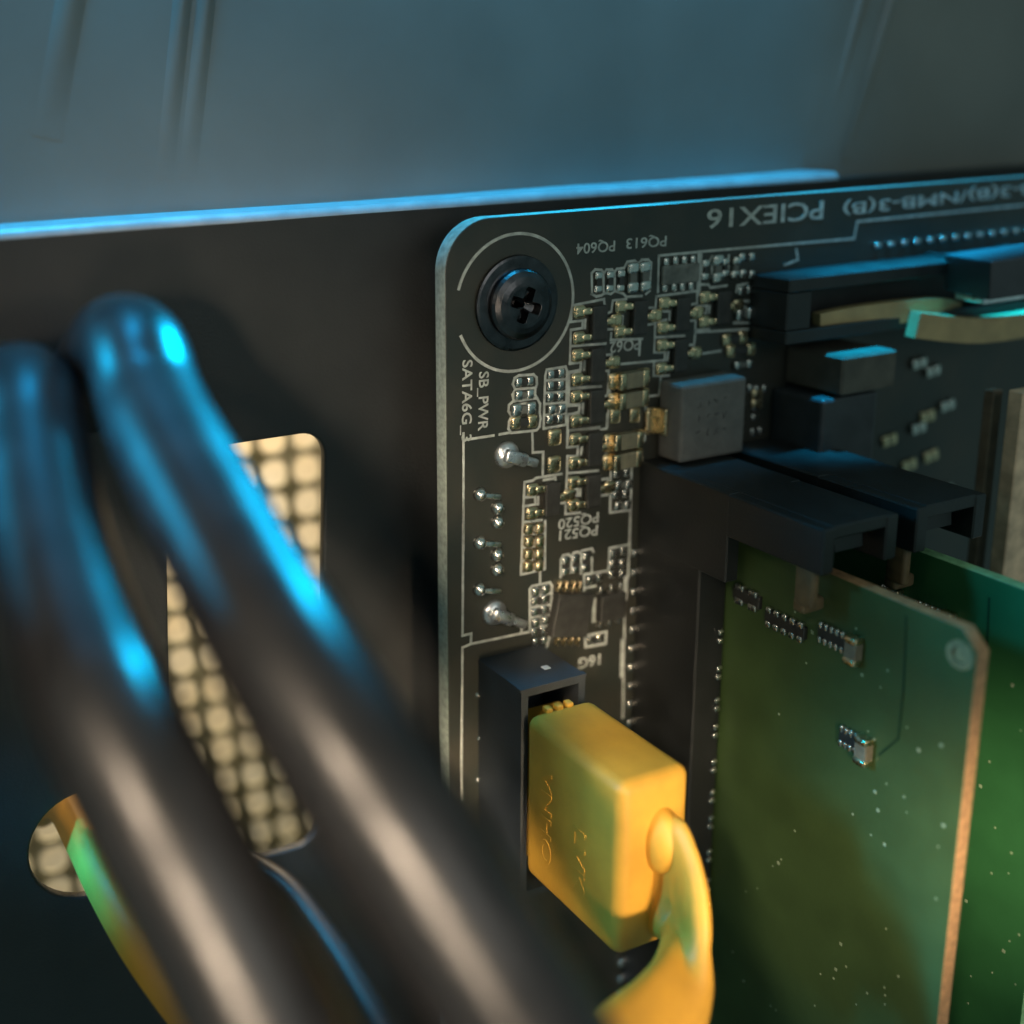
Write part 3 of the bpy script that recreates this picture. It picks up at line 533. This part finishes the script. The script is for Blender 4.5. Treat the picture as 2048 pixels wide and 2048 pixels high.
# dark blocks and bits in the depth at right
mb('dark_choke', box(2.76, 3.42, -1.95, -1.03, 0.0, 0.60, 0.03, 2), 'darkblk')
rnd = random.Random(5)
for (xx, zz) in ((4.55, -1.02), (4.75, -1.12), (4.25, -1.75), (4.62, -1.68), (4.75, -1.58), (4.55, -2.05), (4.85, -2.0), (4.3, -2.35), (5.0, -1.5), (5.1, -2.4), (4.6, -2.6)):
    chip((xx, zz), (xx + 0.1, zz + 0.01), rnd.choice('gm'))
for (xx, zz) in ((3.95, -2.1), (4.15, -2.9)):
    o = mb('electrolytic_capacitor', lathe([(0.22, 0), (0.22, 0.5), (0.20, 0.53), (0.19, 0.53)], 28), 'brownblk', (xx, zz, 0), smooth=False)
    link('crimp', lathe([(0.226, 0.06), (0.228, 0.08), (0.226, 0.10)], 28), 'mark', o)

# ------------------------------------------------------------------ memory modules
def module(xf, label, d, mname, ename, grp):
    """xf: x of the left face; board frame: x, z, height"""
    T = thing('memory_module', label, 'memory module', (xf + 0.06, 0, 0), grp)
    hz = 3.12; top = -1.97; ch = 0.13
    # outline in (height, z), extruded along x
    loop = [(0.42, top), (hz - ch, top), (hz, top - ch), (hz, -13), (0.42, -13)]
    me = plate([loop, ring_pts(d['hole'][0], d['hole'][1], 0.055, 20)] if 'hole' in d else [loop], 0.06, 0.004)
    me.materials.append(M[mname]); set_edge_material(me, ename, 0.6)
    # plate local (u=height, v=z, n) -> thing local (x=n, y=v, z=u), left face at -0.06
    mt = Matrix(((0, 0, 1, 0), (0, 1, 0, 0), (1, 0, 0, 0), (0, 0, 0, 1)))
    me.transform(mt); me.flip_normals()
    link('module_board', me, None, T)
    F = -0.06
    def strip(pts, wd):
        m2 = strokes([pts], wd, 0, 0.003)
        m2.transform(Matrix(((0, 0, -1, F), (0, 1, 0, 0), (1, 0, 0, 0), (0, 0, 0, 1)))); return m2
    link('trace', strip(d['trace'], 0.018), 'gtrace', T)
    if 'hole' in d:
        m2 = plate([ring_pts(d['hole'][0], d['hole'][1], 0.105, 24), ring_pts(d['hole'][0], d['hole'][1], 0.06, 24)], 0.003)
        m2.transform(Matrix(((0, 0, -1, F - 0.003), (0, 1, 0, 0), (1, 0, 0, 0), (0, 0, 0, 1)))); link('hole_ring', m2, 'fr4', T)
        link('hole_plug', box(F + 0.01, F + 0.05, d['hole'][1] - 0.05, d['hole'][1] + 0.05, d['hole'][0] - 0.05, d['hole'][0] + 0.05), 'fr4', T)
    def network(a, b, n, bigcap=True, small=False):
        a, b = Vector(a), Vector(b); ln = (b - a).length
        L0 = ln * (0.66 if bigcap else 1.0)
        m2 = box(F - 0.045, F, a.y - 0.055, a.y + 0.055, a.x, a.x + L0, 0.008, 1)
        net = link('resistor_array', m2, 'resb', T)
        for k in range(n):
            hh = a.x + L0 * (k + .5) / n
            for s in (-1, 1):
                link('end_cap', shared(('rn', round(L0 / n, 2)), lambda: box(-0.055, 0.0, -0.028, 0.028, -L0 / n * .30, L0 / n * .30, 0.012, 2)), 'tin', net, (F, a.y + s * 0.06, hh), smooth=True)
        if bigcap:
            cx_ = a.x + ln * 0.86
            cb = link('capacitor', box(F - 0.085, F, a.y - 0.09, a.y + 0.06, cx_ - 0.055, cx_ + 0.055, 0.012, 2), 'tanb', T)
            for s in (-1, 1):
                link('end_cap', shared('dcap', lambda: box(-0.095, 0.0, -0.03, 0.03, -0.06, 0.06, 0.02, 3)), 'tin' if s > 0 else 'gold', cb, (F, a.y - 0.015 + s * 0.085, cx_), smooth=True)
    for k in ('rowA', 'rowB', 'rowC', 'rowD'):
        if k in d:
            network(d[k][0], d[k][1], {'rowA': 5, 'rowB': 4, 'rowC': 5, 'rowD': 2}[k], k in ('rowA', 'rowB'))
    rnd = random.Random(int(xf * 100)); bm = bmesh.new()
    for i in range(85):
        hh = rnd.uniform(0.95, 3.05); zz = rnd.uniform(-6.6, -2.3); s = rnd.choice((0.006, 0.008, 0.012))
        if rnd.random() < 0.5 and hh < 2.2: continue
        add_box(bm, F - 0.004, F + 0.001, zz - s, zz + s, hh - s, hh + s)
    link('via_dots', mesh(bm), 'via', T)['kind'] = 'stuff'
    # faint chips on the hidden right side
    for k in range(4):
        link('memory_chip', box(0.06, 0.16, -3.6 - 1.25 * k, -2.6 - 1.25 * k, 1.3, 2.3, 0.01, 1), 'epoxy', T)
    return T
module(mid1 - 0.06, 'green memory module with tan edge and chamfered corner, nearest the yellow plug', D_dimm, 'green', 'fr4', 'memory modules')
module(mid2 - 0.06, 'brighter green memory module behind the tan edged one, cut by the right frame', D_dimm2, 'green2', 'fr4g', 'memory modules')

# ------------------------------------------------------------------ yellow data cable with its plug
YC = thing('data_cable', 'yellow moulded plug in the black data port with its flat cable curling down', 'data cable')
bm = bmesh.new()
add_box(bm, -0.33, 0.31, -4.64, -3.20, 0.67, 1.90, 0.095, 5)
plug = link('plug', mesh(bm), 'yellow', YC, smooth=True)
link('plug_nose', box(-0.26, 0.19, -4.55, -3.32, 0.40, 0.70, 0.02, 2), 'yellow', YC)
for k in range(3):
    link('grip_tooth', box(-0.16 + 0.10 * k, -0.10 + 0.10 * k, -3.22, -3.17, 0.66, 0.74, 0.015, 2), 'yellow', plug)
for s, hh, zt, sz in (('VNHO', 0.92, -3.55, 0.21), ('LVK', 1.34, -3.80, 0.24)):
    me = text_mesh(s, 0.004, 0.02)
    for v in me.vertices:      # reads downwards on the left face
        x_, y_, z_ = v.co; v.co = Vector((-0.33 - z_, zt - x_ * sz * 1.35, hh + y_ * sz * 0.9))
    link('embossed_lettering', me, 'yellow', plug)
bm = bmesh.new(); bmesh.ops.create_uvsphere(bm, u_segments=24, v_segments=14, radius=1.0)
for v in bm.verts: v.co = Vector((0.05 + v.co.x * 0.15, -3.74 + v.co.y * 0.27, 1.88 + v.co.z * 0.20))
link('strain_relief', mesh(bm), 'yellow', YC, smooth=True)
def ribbon(rails, n, thick, world=False):
    rl = [catmull(r_, n) for r_ in rails]; bm = bmesh.new(); rows = []
    for i in range(len(rl[0])):
        c = catmull([r_[i] for r_ in rl], 6); rows.append(c)
    nr, nc = len(rows), len(rows[0]); nrm = [[None] * nc for _ in range(nr)]
    for i in range(nr):
        for j in range(nc):
            du = rows[min(i + 1, nr - 1)][j] - rows[max(i - 1, 0)][j]; dv = rows[i][min(j + 1, nc - 1)] - rows[i][max(j - 1, 0)]
            nrm[i][j] = du.cross(dv).normalized()
    def prof(j):   # rounded edges
        t = j / (nc - 1) * 2 - 1; return thick * math.sqrt(max(0.06, 1 - abs(t) ** 6))
    A = [[bm.verts.new(rows[i][j] + nrm[i][j] * prof(j)) for j in range(nc)] for i in range(nr)]
    B = [[bm.verts.new(rows[i][j] - nrm[i][j] * prof(j)) for j in range(nc)] for i in range(nr)]
    for i in range(nr - 1):
        for j in range(nc - 1):
            bm.faces.new((A[i][j], A[i][j + 1], A[i + 1][j + 1], A[i + 1][j])); bm.faces.new((B[i][j], B[i + 1][j], B[i + 1][j + 1], B[i][j + 1]))
        bm.faces.new((A[i][0], A[i + 1][0], B[i + 1][0], B[i][0])); bm.faces.new((A[i][-1], B[i][-1], B[i + 1][-1], A[i + 1][-1]))
    return mesh(bm)
link('flat_cable', ribbon([run_on(D_e1, 3, 1.0), run_on(D_em, 3, 1.0), run_on(D_e2, 3, 1.0)], 8, 0.08), 'yellow', YC, smooth=True)

# ------------------------------------------------------------------ hoses and loose cables
def hose(pts, label, r):
    p0 = Vector(pts[0])
    back = [p0 + Vector((0.10, 3.4, -1.3)), p0 + Vector((0.08, 2.4, -0.85)), p0 + Vector((0.05, 1.4, -0.42)), p0 + Vector((0.02, 0.75, -0.12)), p0 + Vector((0.0, 0.32, 0.02))]
    o = link('black_hose', sweep(catmull(back + run_on(pts), 8), circle(r, 32)), 'rubber', smooth=True)
    return tag(o, label, 'hose', 'black hoses')
hose(D_tubeA, 'black rubber hose at the left frame edge, the left of two', 0.32)
hose(D_tubeB, 'black rubber hose crossing in front of the tray cutout, the right of two', 0.32)
o = link('thin_wire', sweep(catmull([Vector(D_wire[0]) + Vector((-0.3, 1.1, 0.1))] + run_on(D_wire), 8), circle(0.06, 14)), 'wire', smooth=True)
tag(o, 'thin black wire beside the left hose, glinting blue', 'wire')
fl = [(-0.22, -0.06), (0.22, -0.06), (0.25, -0.03), (0.25, 0.03), (0.22, 0.06), (-0.22, 0.06), (-0.25, 0.03), (-0.25, -0.03)]
fl = [(a * 0.62, b * 1.2) for a, b in fl]
o = link('data_cable', sweep(catmull([Vector((-3.72, 2.1, -4.6))] + run_on(D_flatL), 8), fl, Vector((0.5, -1, 0.5))), 'yellow', smooth=True)
tag(o, 'yellow flat cable coming out of the round tray hole, greenish in blue light', 'data cable')
st = [(a * 0.5, b * 0.8) for a, b in fl]
def vstrap(pts, wz, th): return sweep(catmull([Vector(p) for p in pts], 8), [(-th, -wz), (th, -wz), (th, wz), (-th, wz)], Vector((0, 0, 1)))
o = link('data_cable', vstrap(D_strap, 0.10, 0.05), 'dimcable', smooth=False)
tag(o, 'yellow flat cable coloured dull tan for shade, lying in the expansion slot, inner strand', 'data cable')
o = link('data_cable', vstrap(D_strap2, 0.115, 0.06), 'dimcable', smooth=False)
tag(o, 'short yellow flat cable coloured dull tan for shade, under the blue lit plug at right frame edge', 'data cable')
BP = thing('black_plug', 'black plug with bright blue lit top above the dulled yellow cable at right', 'plug', (3.75, 0, 0))
mt = Matrix.Translation((4.62, -0.02, 0.78)) @ Matrix.Rotation(R(-14), 4, 'Y') @ Matrix.Rotation(R(4), 4, 'Z')
me = box(-0.35, 2.2, -0.20, 0.14, -0.30, 0.30, 0.02, 2); me.transform(Matrix.Translation((-3.75, 0, 0)) @ mt); link('plug_body', me, 'sataplastic', BP)
me = box(-0.33, 2.1, -0.26, -0.20, -0.18, 0.2, 0.015, 2); me.transform(Matrix.Translation((-3.75, 0, 0)) @ mt); link('latch_spring', me, 'bsteel', BP)
# cooler fins standing at the right frame edge
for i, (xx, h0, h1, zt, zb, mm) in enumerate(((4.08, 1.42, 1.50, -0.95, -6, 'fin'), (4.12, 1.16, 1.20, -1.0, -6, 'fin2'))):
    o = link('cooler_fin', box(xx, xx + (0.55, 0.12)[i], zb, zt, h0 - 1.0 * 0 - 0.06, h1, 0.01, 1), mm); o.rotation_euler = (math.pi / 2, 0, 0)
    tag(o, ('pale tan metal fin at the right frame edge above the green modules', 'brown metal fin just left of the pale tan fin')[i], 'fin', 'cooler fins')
